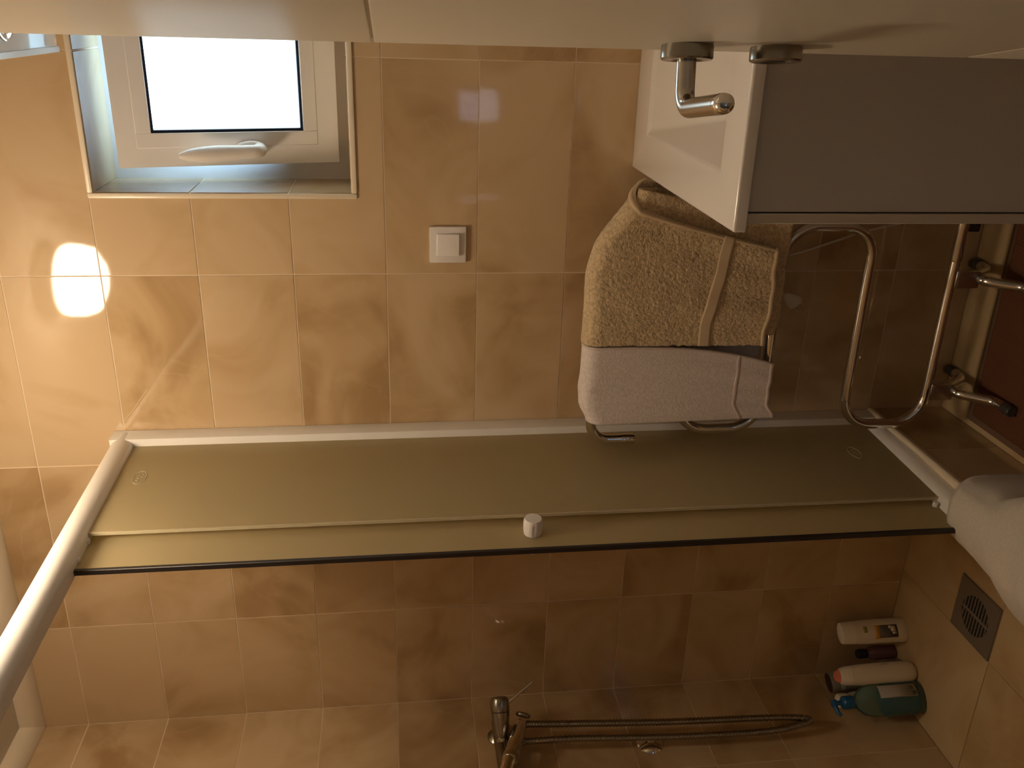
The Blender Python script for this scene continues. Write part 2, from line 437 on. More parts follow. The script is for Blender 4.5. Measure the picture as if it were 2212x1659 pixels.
# low curb between shower and bathroom, tiled on the room side
v, f = box_vf(-0.478, -0.3608, YF, 0.001, 0, 0.199); wall_curb = struct(obj('wall_curb', v, f, 'grout'))
for a1, a0 in zip((0, -0.235, -0.235 - TW, -0.235 - 2 * TW, -0.235 - 3 * TW), (-0.235, -0.235 - TW, -0.235 - 2 * TW, -0.235 - 3 * TW, YF)):
    if a1 > a0 and a1 > YF: place_tile('curb', Vector((-0.36, 0, 0)), max(a0, YF), a1, 0, 0.186, wall_curb)
tr = tube('trim_1', [(-0.3650, -0.002, 0.1965), (-0.3650, YF + 0.001, 0.1965)], 0.0075, 'trim', seg=12); struct(tr)

# cove trims between wall and ceiling
def cove(name, side):
    prof = [(0.0, 2.304), (0.012, 2.306), (0.030, 2.318), (0.040, 2.334), (0.043, ZC + 0.001), (-0.004, ZC + 0.001), (-0.004, 2.304)]
    if side == 'back':
        V = [(x, -d, z) for x in (XL, XR) for d, z in prof]
    else:
        V = [(XL + d, y, z) for y in (0.0, YF) for d, z in prof]
    n = len(prof)
    F = [tuple(range(n)), tuple(range(n, 2 * n))] + [(i, (i + 1) % n, n + (i + 1) % n, n + i) for i in range(n)]
    return struct(obj(name, V, F, 'trim', smooth=True, angle=40))
cove('trim_2', 'back'); cove('trim_3', 'left')

# ------------------------------------------------------------------ window (tilted inwards at the top)
window = empty('window_1', ((WX0 + WX1) / 2, 0.0, WZ0), kind='structure')
FY = 0.168
# tiled reveal
for i, (z0, z1) in enumerate(((WZ0, 1.60), (1.60, 1.80), (1.80, WZ1))):
    box('reveal_tile', WX0 - 0.004, WX0 + 0.0016, -0.001, 0.26, z0 + 0.0012, z1 - 0.0012, 'tile', window, bev=0.001, seg=1)
    box('reveal_tile', WX1 - 0.0016, WX1 + 0.004, -0.001, 0.26, z0 + 0.0012, z1 - 0.0012, 'tile', window, bev=0.001, seg=1)
for x0, x1 in ((WX0, TW), (TW, WX1)):
    box('reveal_tile', x0 + 0.0012, x1 - 0.0012, -0.001, 0.26, WZ1 - 0.0016, WZ1 + 0.004, 'tile', window, bev=0.001, seg=1)
    box('reveal_tile', x0 + 0.0012, x1 - 0.0012, -0.001, 0.26, WZ0 - 0.004, WZ0 + 0.0016, 'tile', window, bev=0.001, seg=1)
e = 0.011
box('edge_trim', WX0 - e, WX0, -0.005, 0.004, WZ0 - e, WZ1 + e, 'trim', window, bev=0.003)
box('edge_trim', WX1, WX1 + e, -0.005, 0.004, WZ0 - e, WZ1 + e, 'trim', window, bev=0.003)
box('edge_trim', WX0, WX1, -0.005, 0.004, WZ1, WZ1 + e, 'trim', window, bev=0.003)
box('edge_trim', WX0, WX1, -0.005, 0.004, WZ0 - e, WZ0, 'trim', window, bev=0.003)
# fixed frame
fw = 0.055
v, f = merge([box_vf(WX0, WX0 + fw, FY, FY + 0.07, WZ0, WZ1), box_vf(WX1 - fw, WX1, FY, FY + 0.07, WZ0, WZ1),
              box_vf(WX0 + fw, WX1 - fw, FY, FY + 0.07, WZ0, WZ0 + fw), box_vf(WX0 + fw, WX1 - fw, FY, FY + 0.07, WZ1 - fw, WZ1)])
obj('frame', v, f, 'pvc', window)
# sash: local x across, y depth (0 = room face), z up from its bottom hinge
SX0, SX1, SH = 0.2205, 0.6395, 0.455
st, sb, stp = 0.069, 0.075, 0.069
SW = SX1 - SX0
def sb_(x0, x1, z0, z1, y0=0.0, y1=0.052): return box_vf(x0, x1, y0, y1, z0, z1)
v, f = merge([sb_(0, st, 0, SH), sb_(SW - st, SW, 0, SH), sb_(st, SW - st, 0, sb), sb_(st, SW - st, SH - stp, SH)])
sash = obj('sash', v, f, 'pvc', window, local=True)
sash.location = (SX0 - window.location.x, 0.140, 1.499 - WZ0); sash.rotation_euler = (0.2445, 0, 0)
# inner glazing bead (its joint shows as a fine line on the sash)
bd = 0.017; gx0, gx1, gz0, gz1 = st, SW - st, sb, SH - stp
def ring(x0, x1, z0, z1, w, y0, y1):
    return merge([box_vf(x0 - w, x0, y0, y1, z0 - w, z1 + w), box_vf(x1, x1 + w, y0, y1, z0 - w, z1 + w), box_vf(x0, x1, y0, y1, z0 - w, z0), box_vf(x0, x1, y0, y1, z1, z1 + w)])
v, f = ring(gx0, gx1, gz0, gz1, 0.030, -0.0012, 0.006); b_ = obj('glazing_bead', v, f, 'pvc', sash, local=True); bevel_mesh(b_, 0.001, 1)
v, f = ring(gx0 + 0.0055, gx1 - 0.0055, gz0 + 0.0055, gz1 - 0.0055, 0.0055, 0.004, 0.02); obj('gasket', v, f, 'gasket', sash, local=True)
box('glass_pane', gx0 + 0.002, gx1 - 0.002, 0.016, 0.034, gz0 + 0.002, gz1 - 0.002, 'pane', sash, local=True)
# tilt handle on the left stile, lever pointing up
hp = [lathe_vf([(0.001, 0), (0.0170, 0), (0.0170, 0.010), (0.013, 0.014), (0.001, 0.0142)], (0.034, 0.0, 0.190), (0, -1, 0), 24, sx=2.1, sy=1.0)]
path = fillet([(0.034, -0.006, 0.172), (0.034, -0.046, 0.174), (0.030, -0.056, 0.338)], [0, 0.022, 0], 8)
rad = [0.0105] * 2 + [0.0115] * (len(path) - 3) + [0.006]
path2 = path[:-1] + [path[-2].lerp(path[-1], k / 8) for k in range(1, 9)]
rad2 = [0.014] * (len(path) - 1) + [0.0145, 0.0155, 0.0165, 0.017, 0.0165, 0.015, 0.012, 0.005]
hp.append(tube_vf(path2, rad2, 16))
v, f = merge(hp); obj('handle', v, f, 'white_plastic', sash, local=True, smooth=True, angle=50)

# ------------------------------------------------------------------ room door, swung in along the right-hand side
dd = Vector((-0.1379, 0.9904, 0)).normalized()
DP = Vector((0.509, -0.953, 0)) + dd * 0.008             # foot of the free edge, room-side face
rz = math.atan2(-dd.x, dd.y)                               # local +y runs along the leaf to the free edge
door = empty('door_1', (DP.x, DP.y, 0.0), rz, kind='structure')
DL = 0.70
zc = [0.012, 0.747, 1.400, 1.985]
for z0, z1 in zip(zc[:-1], zc[1:]):
    box('leaf_panel', 0, 0.038, -DL, 0, z0 + 0.0015, z1 - 0.0015, 'lacquer', door, local=True, bev=0.0018)
box('leaf_core', 0.004, 0.034, -DL + 0.004, -0.004, 0.012, 1.985, 'lacquer', door, local=True)
def rosette(z):
    return lathe('rosette', [(0.001, 0), (0.0258, 0), (0.0264, 0.002), (0.0264, 0.0128), (0.0252, 0.0145), (0.016, 0.0148), (0.014, 0.0135), (0.001, 0.0135)], (0, -0.053, z), 'dull_steel', door, (-1, 0, 0), 40, local=True)
ZH = 1.085
r1 = rosette(ZH); r2 = rosette(ZH - 0.094)
path = fillet([(-0.008, -0.053, ZH), (-0.062, -0.053, ZH), (-0.062, -0.160, ZH)], [0, 0.020, 0], 10)
tube('lever', path, 0.0098, 'steel', door, local=True, seg=22)
lathe('lever_cap', [(0.0098, 0), (0.0099, 0.006), (0.0090, 0.011), (0.0070, 0.0145), (0.0035, 0.0165), (0.0005, 0.017)], (-0.062, -0.160, ZH), 'chrome', door, (0, -1, 0), 22, local=True)
box('key_slot', -0.0142, -0.0130, -0.055, -0.051, ZH - 0.104, ZH - 0.084, 'darkgap', door, local=True)

# ------------------------------------------------------------------ ceiling lamp
lamp = empty('ceiling_lamp', (-0.19, -0.63, ZC), label='round opal glass ceiling lamp glowing warm above the bathroom', cat='lamp')
lathe('base_ring', [(0.001, 0), (0.092, 0), (0.098, -0.006), (0.100, -0.040), (0.096, -0.047), (0.001, -0.047)], (-0.19, -0.63, ZC), 'white_plastic', lamp)
lathe('lamp_shade', [(0.088, -0.046), (0.098, -0.050), (0.102, -0.064), (0.100, -0.100), (0.090, -0.132), (0.062, -0.150), (0.001, -0.156)], (-0.19, -0.63, ZC), 'lamp', lamp, angle=60)

# ------------------------------------------------------------------ shower enclosure
EN = empty('shower_enclosure', (-0.363, 0.0, 0.1985), -0.040, 'white framed shower enclosure with frosted sliding glass on the tiled curb', 'shower enclosure')
EL = -1.565
zt = 2.020 - 0.1985
# rails: rounded profile extruded along local y
def rail_profile(kind):
    if kind == 'top':
        pts = []
        for k in range(13):
            a = -PI / 2 + PI * k / 12
            pts.append((-0.020 + 0.022 * math.cos(a), zt - 0.024 + 0.025 * math.sin(a)))
        return pts + [(-0.046, zt + 0.001), (-0.046, zt - 0.049)]
    return [(0.0, 0.0), (0.0, 0.012), (-0.004, 0.024), (-0.012, 0.033), (-0.022, 0.037), (-0.044, 0.037), (-0.044, 0.0)]
prism_top = [(a, b) for a, b in rail_profile('top')]
def extr(name, poly, y0, y1, mt, parent):
    n = len(poly)
    V = [(a, y0, b) for a, b in poly] + [(a, y1, b) for a, b in poly]
    F = [tuple(range(n)), tuple(range(n, 2 * n))] + [(i, (i + 1) % n, n + (i + 1) % n, n + i) for i in range(n)]
    return obj(name, V, F, mt, parent, True, True, 40)
extr('top_rail', prism_top, -0.012, EL, 'alu', EN)
extr('bottom_rail', rail_profile('bottom'), -0.004, EL, 'alu', EN)
box('wall_profile', -0.046, 0.001, -0.046, -0.001, 0.0, zt + 0.002, 'alu', EN, local=True, bev=0.002)
gp = box('fixed_glass_panel', -0.022, -0.017, -0.385, -0.042, 0.030, zt - 0.040, 'frost', EN, local=True)
gd = box('sliding_glass_door', -0.040, -0.035, -0.478, -0.062, 0.034, zt - 0.044, 'frost', EN, local=True)
box('edge_seal', -0.043, -0.032, -0.485, -0.477, 0.034, zt - 0.044, 'black', gd, local=True, bev=0.001, seg=1)
MT['glass_edge'] = mat('polished_glass_edge', (0.55, 0.48, 0.32), 0.3)
box('polished_edge', -0.0225, -0.0165, -0.3875, -0.3845, 0.030, zt - 0.040, 'glass_edge', gp, local=True)
# fluted knob through the sliding door
def knob(name, side):
    prof = [(0.0175, 0.0), (0.0185, 0.004), (0.0190, 0.012), (0.0192, 0.024), (0.0185, 0.031), (0.0168, 0.0345), (0.001, 0.0350)]
    V, F = lathe_vf(prof, (-0.035 if side > 0 else -0.040, -0.425, 1.122 - 0.1985), (side, 0, 0), 48)
    out = []
    for i, vv in enumerate(V):
        ring_i = i // 48; a = 2 * PI * (i % 48) / 48
        if 1 <= ring_i <= 4:
            c = Vector((vv.x, -0.425, 1.122 - 0.1985)); k = 1 - 0.10 * max(0, math.cos(8 * a)) ** 2 * (1 if ring_i in (2, 3) else 0.4)
            vv = c + (vv - c) * k
        out.append(vv)
    return obj(name, out, F, 'white_plastic', gd, True, True, 50)
knob('knob', 1); knob('knob', -1)
for zz in (0.044, zt - 0.047):
    for yy in (-0.395, -0.455):
        lathe('roller', [(0.001, 0), (0.006, 0), (0.0065, 0.003), (0.0065, 0.008), (0.005, 0.010), (0.001, 0.010)], (-0.034, yy, zz), 'alu', gd, (1, 0, 0), 14, local=True)
# etched oval maker's marks near the panel corners
def etch(zc_):
    pts = [(-0.0166, -0.185 + 0.026 * math.cos(t), zc_ + 0.013 * math.sin(t)) for t in [2 * PI * k / 40 for k in range(41)]]
    parts = [tube_vf(pts, 0.0005, 5)]
    for s in (-1, 0, 1):
        sq = [(-0.0166, -0.185 + s * 0.010 + 0.004 * math.sin(t * 2), zc_ - 0.005 + 0.010 * t / 3) for t in [3 * k / 12 for k in range(13)]]
        parts.append(tube_vf(sq, 0.0005, 5))
    v, f = merge(parts); obj('etched_mark', v, f, 'etch', gp, True)
etch(1.925 - 0.1985); etch(0.325 - 0.1985)

# ------------------------------------------------------------------ light switch
sw = empty('light_switch', (0.0665, 0.0, 1.225), label='square white light switch on the tiled wall beside the window', cat='switch')
box('frame', 0.0265, 0.1065, -0.009, 0.001, 1.225, 1.305, 'white_plastic', sw, bev=0.003)
v = [(0.042, -0.009, 1.240), (0.092, -0.009, 1.240), (0.042, -0.009, 1.290), (0.092, -0.009, 1.290),
     (0.043, -0.0175, 1.241), (0.091, -0.0175, 1.241), (0.043, -0.0115, 1.289), (0.091, -0.0115, 1.289)]
o = obj('rocker', v, [(0, 1, 3, 2), (4, 6, 7, 5), (0, 4, 5, 1), (2, 3, 7, 6), (0, 2, 6, 4), (1, 5, 7, 3)], 'white_plastic', sw); bevel_mesh(o, 0.0012, 2)

# ------------------------------------------------------------------ vanity: cabinet and washbasin on the right-hand wall
CB = empty('vanity_cabinet', (0.50, -0.31, 0.0), label='grey white vanity cabinet standing under the washbasin', cat='cabinet')
box('side_panel', 0.2665, XR - 0.002, -0.615, -0.598, 0.10, 0.8445, 'cabinet', CB, bev=0.0008, seg=1)
box('side_panel', 0.2665, XR - 0.002, -0.022, -0.006, 0.10, 0.8445, 'cabinet', CB, bev=0.0008, seg=1)
box('bottom_panel', 0.2665, XR - 0.002, -0.598, -0.022, 0.10, 0.118, 'cabinet', CB)
box('plinth', 0.31, XR - 0.002, -0.60, -0.02, 0.0, 0.101, 'cabinet', CB)
box('gap_shade_strip', 0.2640, 0.2680, -0.610, -0.012, 0.105, 0.842, 'darkgap', CB)  # solid dark strip standing in for shade in the gap behind the doors
for y0, y1 in ((-0.6185, -0.3125), (-0.3105, -0.005)):
    d_ = box('door', 0.2485, 0.2642, y0, y1, 0.105, 0.842, 'cab_door', CB, bev=0.001, seg=1)
    yk = y1 - 0.03 if y0 < -0.5 else y0 + 0.03
    lathe('knob', [(0.001, 0), (0.005, 0), (0.005, 0.010), (0.011, 0.014), (0.012, 0.020), (0.009, 0.024), (0.001, 0.0245)], (0.2485, yk, 0.70), 'steel', d_, (-1, 0, 0), 20)

# washbasin with a sloping wedge bowl
def basin():
    x0, x1, y0, y1, zt_, zb = 0.2355, XR - 0.002, -0.623, -0.001, 0.8635, 0.8435
    bx0, bx1, by0, by1 = 0.317, 0.690, -0.536, -0.098
    XC_, DEP = 0.4085, 0.10
    V = [(x0, y0, zt_), (x1, y0, zt_), (x1, y1, zt_), (x0, y1, zt_),                    # slab top 0-3
         (bx0, by0, zt_), (bx1, by0, zt_), (bx1, by1, zt_), (bx0, by1, zt_),            # bowl rim 4-7
         (XC_, by0 + 0.012, zt_ - DEP), (bx1 - 0.05, by0 + 0.012, zt_ - DEP),           # bowl floor near end 8-9
         (bx0 + 0.010, by1 - 0.006, zt_ - 0.006), (bx1 - 0.01, by1 - 0.006, zt_ - 0.006), # bowl floor far end 10-11
         (x0, y0, zb), (x1, y0, zb), (x1, y1, zb), (x0, y1, zb)]                        # slab bottom 12-15
    F = [(0, 1, 5, 4), (1, 2, 6, 5), (2, 3, 7, 6), (3, 0, 4, 7), (4, 5, 9, 8), (5, 6, 11, 9), (6, 7, 10, 11), (7, 4, 8, 10), (8, 9, 11, 10),
         (0, 12, 13, 1), (1, 13, 14, 2), (2, 14, 15, 3), (3, 15, 12, 0)]
    o = obj('washbasin', V, F, 'ceramic')
    bm = bmesh.new(); bm.from_mesh(o.data)
    ed = [e_ for e_ in bm.edges if len(e_.link_faces) == 2 and e_.calc_face_angle(0) > 0.12]
    bmesh.ops.bevel(bm, geom=ed, offset=0.0045, segments=4, profile=0.5, affect='EDGES')
    bmesh.ops.recalc_face_normals(bm, faces=bm.faces)
    bm.to_mesh(o.data); bm.free()
    for p in o.data.polygons: p.use_smooth = True
    o.data.set_sharp_from_angle(angle=math.radians(30))
    return tag(o, 'white ceramic washbasin with a rectangular sloping bowl on the vanity', 'sink')
basin()

# mirror with lighting canopy high on the right-hand wall
MC = empty('mirror_canopy', (0.60, -0.30, 1.998), label='white lighting canopy with recessed spotlights high beside the window', cat='cabinet')
MT['gloss_white'] = mat('gloss_white_lacquer', (0.82, 0.83, 0.84), 0.08, Coat_Weight=1.0, Coat_Roughness=0.06)
box('canopy_board', 0.458, XR - 0.001, -0.66, -0.045, 2.000, 2.030, 'gloss_white', MC, bev=0.002)
box('front_fascia', 0.4475, 0.4585, -0.662, -0.043, 1.997, 2.055, 'white_plastic', MC, bev=0.003)
for yy in (-0.285, -0.52):
    sp = lathe('spotlight', [(0.022, 0.0), (0.024, 0.001), (0.030, 0.003), (0.036, 0.0025), (0.037, 0.0), (0.037, -0.003), (0.022, -0.003)], (0.510, yy, 2.000), 'chrome', MC, (0, 0, -1), 32)
    lathe('bulb', [(0.001, 0.0025), (0.010, 0.002), (0.022, 0.0005), (0.022, -0.002), (0.001, -0.002)], (0.510, yy, 2.000), 'darkgap', sp, (0, 0, -1), 24)
box('mirror_panel', XR - 0.006, XR - 0.001, -0.62, -0.06, 1.15, 1.995, 'chrome', MC)

# ------------------------------------------------------------------ freestanding towel warmer
TWY = -0.145
TWM = empty('towel_warmer', (-0.10, TWY, 0.0), label='freestanding chrome towel warmer of one snaking tube on two feet', cat='towel rail')
xl, xr = -0.333, 0.138; rt = 0.0115
Zs = [0.152, 0.352, 0.555, 0.752, 0.952]
path = [(0.150, TWY, Zs[0]), (xl, TWY, Zs[0]), (xl, TWY, Zs[1]), (xr, TWY, Zs[1]), (xr, TWY, Zs[2]), (xl, TWY, Zs[2]), (xl, TWY, Zs[3]), (xr, TWY, Zs[3]), (xr, TWY, Zs[4]), (-0.352, TWY, Zs[4]), (-0.352, TWY, 0.862)]
rr = [0] + [0.072] * 8 + [0.05] + [0]
tube('tube', fillet(path, rr, 12), rt, 'chrome', TWM, seg=20)
lathe('end_cap', [(0.001, 0), (0.0110, 0.001), (0.0128, 0.004), (0.0128, 0.030), (0.0120, 0.032), (0.001, 0.032)], (-0.352, TWY, 0.846), 'chrome', TWM)
lathe('heating_element', [(0.0118, -0.09), (0.0130, -0.085), (0.0130, -0.02), (0.0145, -0.015), (0.0145, 0.035), (0.013, 0.04), (0.001, 0.04)], (0.150, TWY, Zs[0]), 'chrome', TWM, (1, 0, 0))
box('thermostat', 0.128, 0.172, TWY - 0.012, TWY + 0.020, 0.118, 0.142, 'black', TWM, bev=0.003)
for xc in (0.020, -0.252):
    c_ = box('clamp', xc - 0.019, xc + 0.019, TWY - 0.013, TWY + 0.013, 0.092, 0.144, 'steel', TWM, bev=0.002)
    pth = fillet([(xc - 0.0, -0.258, 0.0230), (xc, -0.215, 0.0240), (xc, -0.165, 0.085), (xc, -0.125, 0.085), (xc, -0.075, 0.0135), (xc, -0.028, 0.0125)], [0, 0.05, 0.04, 0.04, 0.05, 0], 8)
    ft = tube('foot', pth, 0.0115, 'chrome', TWM, seg=18)
    for yy, s, zz in ((-0.246, -1, 0.0240), (-0.040, 1, 0.0130)):
        lathe('foot_cap', [(0.0118, 0.0), (0.0128, 0.002), (0.0128, 0.026), (0.0108, 0.030), (0.001, 0.030)], (xc, yy, zz), 'rubber_grey', ft, (0, s, 0), 18)
cab = fillet([(0.02, -0.025, 0.60), (0.050, -0.022, 0.455), (0.098, -0.020, 0.31), (0.118, -0.018, 0.22), (0.172, -0.10, 0.13), (0.185, TWY, 0.13)], 0.05, 6)
tube('power_cable', cab, 0.0032, 'cable', TWM, seg=10)
cab2 = fillet([(0.02, -0.03, 0.66), (-0.02, -0.055, 0.60), (-0.034, -0.058, 0.50)], 0.03, 6)
tube('plug_cable', cab2, 0.0032, 'cable', TWM, seg=10)
def plug():
    c0 = Vector((-0.040, -0.060, 0.492)); ax = Vector((-0.040, 0.0, -0.048)).normalized()
    pl = lathe('plug', [(0.004, -0.004), (0.008, 0.0), (0.014, 0.012), (0.018, 0.024), (0.018, 0.034), (0.001, 0.034)], c0, 'cable', TWM, ax, 8, sx=1.0, sy=0.6, rz=PI / 8, angle=30)
    side = Vector((ax.z, 0, -ax.x))
    for s in (-1, 1):
        a = c0 + ax * 0.033 + side * 0.0085 * s
        tube('pin', [a, a + ax * 0.019], 0.0022, 'steel', pl, seg=8)
plug()

# ------------------------------------------------------------------ towels
def sheet(name, fn, nu, nv, mt, parent=None, thick=0.005, u0=0, u1=1, v0=0, v1=1, sub=0):
    V = [fn(u0 + (u1 - u0) * i / nu, v0 + (v1 - v0) * j / nv) for i in range(nu + 1) for j in range(nv + 1)]
    F = [(i * (nv + 1) + j, (i + 1) * (nv + 1) + j, (i + 1) * (nv + 1) + j + 1, i * (nv + 1) + j + 1) for i in range(nu) for j in range(nv)]
    o = obj(name, V, F, mt, parent, smooth=True)
    sd = o.modifiers.new('thickness', 'SOLIDIFY'); sd.thickness = thick; sd.offset = 0
    if sub:
        ss = o.modifiers.new('smooth', 'SUBSURF'); ss.levels = sub; ss.render_levels = sub
    return o
def sstep(a, b, x):
    t = min(1, max(0, (x - a) / (b - a))); return t * t * (3 - 2 * t)

def drape(xl_top, xr_top, xl_f, xr_f, xl_b, xr_b, zf, zb, rad, zoff=0.0, wave=0.006, phase=0.0, sag=None, tapf=1.0, flare=0.0, xr_arc=None, hemw=0.003):
    """u: 0 left .. 1 right, v: 0 front hem .. 1 back hem, over the top tube"""
    ztop = Zs[4] + zoff
    def fn(u, v):
        Lf, La, Lb = ztop - zf, PI * rad, ztop - zb
        s = v * (Lf + La + Lb)
        if s < Lf:
            t = 1 - s / Lf; y = TWY - rad; z = ztop - Lf * t; k = t
            a, b = xl_top + (xl_f - xl_top) * t, xr_top + (xr_f - xr_top) * t ** tapf
            sd = -1
        elif s < Lf + La:
            an = (s - Lf) / rad; y = TWY - rad * math.cos(an); z = ztop + rad * math.sin(an); k = 0
            a, b = xl_top, xr_top + ((xr_arc or xr_top) - xr_top) * an / PI; sd = -1 if an < PI / 2 else 1
        else:
            t = (s - Lf - La) / Lb; y = TWY + rad; z = ztop - Lb * t; k = t
            a, b = xl_top + (xl_b - xl_top) * t, (xr_arc or xr_top) + (xr_b - (xr_arc or xr_top)) * t; sd = 1
        x = a + (b - a) * u
        wv_ = wave * k * (math.sin(9.5 * u + phase + 1.2 * k) + 0.6 * math.sin(21 * u + 2.3 * phase + 2.5 * k)) + 0.35 * wave * math.sin(6 * u + 9 * z + phase)
        y += wv_ + (-1 if sd < 0 else 1) * flare * k
        if k > 0.85: z += hemw * math.sin(7.5 * u + phase) * (k - 0.85) / 0.15
        if sag:
            dz = sag(x); z -= dz * (1 - 0.9 * k)
        return Vector((x, y, z))
    return fn

# beige bath towel, slumping past the end of the top tube
bsag = lambda x: 0.012 * sstep(0.03, 0.10, x) + 0.075 * sstep(0.08, 0.22, x)
fb = drape(-0.114, 0.178, -0.116, 0.098, -0.095, 0.165, 0.580, 0.548, 0.028, 0.000, 0.0045, 0.8, bsag, flare=0.006, xr_arc=0.232, hemw=0.005)
from mathutils import noise as mnoise
def fuzzy(fn, amp, sc):
    def g(u, v):
        p = fn(u, v); n_ = mnoise.noise(p * sc) + 0.6 * mnoise.noise(p * sc * 2.1) + 1.2 * mnoise.noise(p * 18.0)
        p.y += amp * n_ * (-1 if p.y < TWY else 1); p.z += 0.5 * amp * n_
        return p
    return g
bt = sheet('beige_towel', fuzzy(fb, 0.0017, 210.0), 130, 330, 'beige_terry', thick=0.009)
tag(bt, 'thick beige terry towel folded over the towel warmer beside the basin', 'towel', 'towels on the towel warmer')
def inset(fn, d):
    def g(u, v):
        p = fn(u, v); e_ = 1e-3
        nrm = (fn(min(u + e_, 1), v) - fn(max(u - e_, 0), v)).cross(fn(u, min(v + e_, 1)) - fn(u, max(v - e_, 0)))
        if nrm.length > 0: nrm.normalize()
        return p + nrm * d
    return g
# sign so the strip lies on the outside of the cloth
def outward(fn, d):
    p = fn(0.5, 0.1); q = inset(fn, 0.01)(0.5, 0.1)
    return inset(fn, d if q.y < p.y else -d)
fbo = outward(fb, 0.0066)
sheet('woven_band', lambda u, v: fbo(u, v + 0.012 - 0.022 * u + 0.006 * math.sin(7 * u)), 60, 6, 'beige_flat', bt, 0.0015, 0.0, 1.0, 0.136, 0.166)
sheet('hem', outward(fb, 0.0056), 40, 2, 'beige_flat', bt, 0.0025, 0.0, 1.0, 0.0, 0.012)
sheet('side_hem', outward(fb, 0.0056), 2, 90, 'beige_flat', bt, 0.0028, 0.970, 1.003, 0.0, 0.9)
# inner layer of the folded towel
fb2 = drape(-0.105, 0.215, -0.10, 0.155, -0.09, 0.215, 0.552, 0.56, 0.0155, 0.0, 0.004, 2.1, bsag)
sheet('inner_fold', fuzzy(fb2, 0.0014, 210.0), 90, 200, 'beige_terry', bt, 0.007)
fw_ = drape(-0.300, -0.118, -0.292, -0.163, -0.286, -0.120, 0.553, 0.560, 0.0275, 0.000, 0.0025, 2.9, None, tapf=3.0, flare=0.004, hemw=0.0012)
def fw2(u, v):
    p = fw_(u, v)
    p.z -= 0.018 * sstep(0.25, 0.0, u) * (1 if v < 0.55 else 0.4)
    p.z += 0.006 * math.exp(-((u - 0.45) / 0.12) ** 2) * math.exp(-((v - 0.47) / 0.05) ** 2)
    return p
wt = sheet('white_towel', fw2, 48, 90, 'white_terry', thick=0.006)
tag(wt, 'white hand towel hanging over the towel warmer next to the shower glass', 'towel', 'towels on the towel warmer')
sheet('woven_band', outward(fw2, 0.0034), 44, 3, 'white_flat', wt, 0.0012, 0, 1, 0.090, 0.098)
sheet('hem', outward(fw2, 0.0030), 44, 2, 'white_flat', wt, 0.0015, 0, 1, 0.0, 0.010)
sheet('side_hem', outward(fw2, 0.0030), 2, 90, 'white_flat', wt, 0.0018, 0.975, 1.003, 0.0, 0.9)

# white bath mat thrown over the shower curb
def matfn(u, v):
    # u along y from the far edge to the near edge, v across: 0 outer hem .. 1 inner hem
    prof = [(-0.334, 0.012), (-0.332, 0.10), (-0.330, 0.19), (-0.336, 0.222), (-0.354, 0.243), (-0.390, 0.250), (-0.426, 0.243), (-0.455, 0.220), (-0.474, 0.172), (-0.500, 0.10), (-0.535, 0.045), (-0.580, 0.014)]
    s = v * (len(prof) - 1); i = min(int(s), len(prof) - 2); t = s - i
    def cr(a, b, c, d, t): return 0.5 * ((2 * b) + (c - a) * t + (2 * a - 5 * b + 4 * c - d) * t * t + (3 * b - a - 3 * c + d) * t ** 3)
    P_ = lambda k: prof[min(max(k, 0), len(prof) - 1)]
    x = cr(P_(i - 1)[0], P_(i)[0], P_(i + 1)[0], P_(i + 2)[0], t); z = cr(P_(i - 1)[1], P_(i)[1], P_(i + 1)[1], P_(i + 2)[1], t)
    far = -0.425 - 0.035 * sstep(0.25, 0.5, v) - 0.03 * sstep(0.5, 0.9, v) + 0.008 * math.sin(16 * v)
    y = far + (-0.98 - far) * u
    k = sstep(0.0, 0.35, u)
    fold = 0.026 * math.sin(10 * u + 6.0 * v + 0.2) * k + 0.012 * math.sin(21 * u - 9 * v) * k
    w_out = sstep(0.45, 0.2, v); w_top = math.exp(-((v - 0.45) / 0.14) ** 2); w_in = sstep(0.5, 0.75, v) * sstep(1.0, 0.85, v)
    x += w_out * (abs(fold) * 0.9 + 0.016 * k) - w_in * (0.012 * k + abs(fold) * 0.6)
    x -= (w_in + 0.6 * w_top) * 0.05 * sstep(0.10, 0.7, u)
    z += w_top * (0.010 * k + fold * 0.5)
    return Vector((x, y, z))
bmx = sheet('bath_mat', matfn, 60, 60, 'mat_terry', thick=0.009)
tag(bmx, 'white terry bath mat thrown over the shower curb', 'bath mat')
sheet('hem', inset(matfn, 0.0052), 2, 56, 'mat_terry', bmx, 0.0022, 0.012, 0.040, 0.0, 0.95)

# ------------------------------------------------------------------ rug on the cream floor
rg = empty('rug', (-0.05, -0.60, 0.0), label='dark reddish brown woven rug lying on the cream floor tiles', cat='rug')
RX0, RX1, RY0, RY1 = -0.338, 0.235, -1.25, -0.118
box('rug_field', RX0 + 0.014, RX1 - 0.014, RY0 + 0.014, RY1 - 0.014, 0.0, 0.010, 'rug', rg, bev=0.002)
MT['rug_edge'] = mat('rug_binding', (0.17, 0.10, 0.06), 0.9)
v, f = merge([box_vf(RX0, RX0 + 0.015, RY0, RY1, 0.0, 0.011), box_vf(RX1 - 0.015, RX1, RY0, RY1, 0.0, 0.011), box_vf(RX0 + 0.015, RX1 - 0.015, RY1 - 0.015, RY1, 0.0, 0.011), box_vf(RX0 + 0.015, RX1 - 0.015, RY0, RY0 + 0.015, 0.0, 0.011)])
obj('binding', v, f, 'rug_edge', rg)

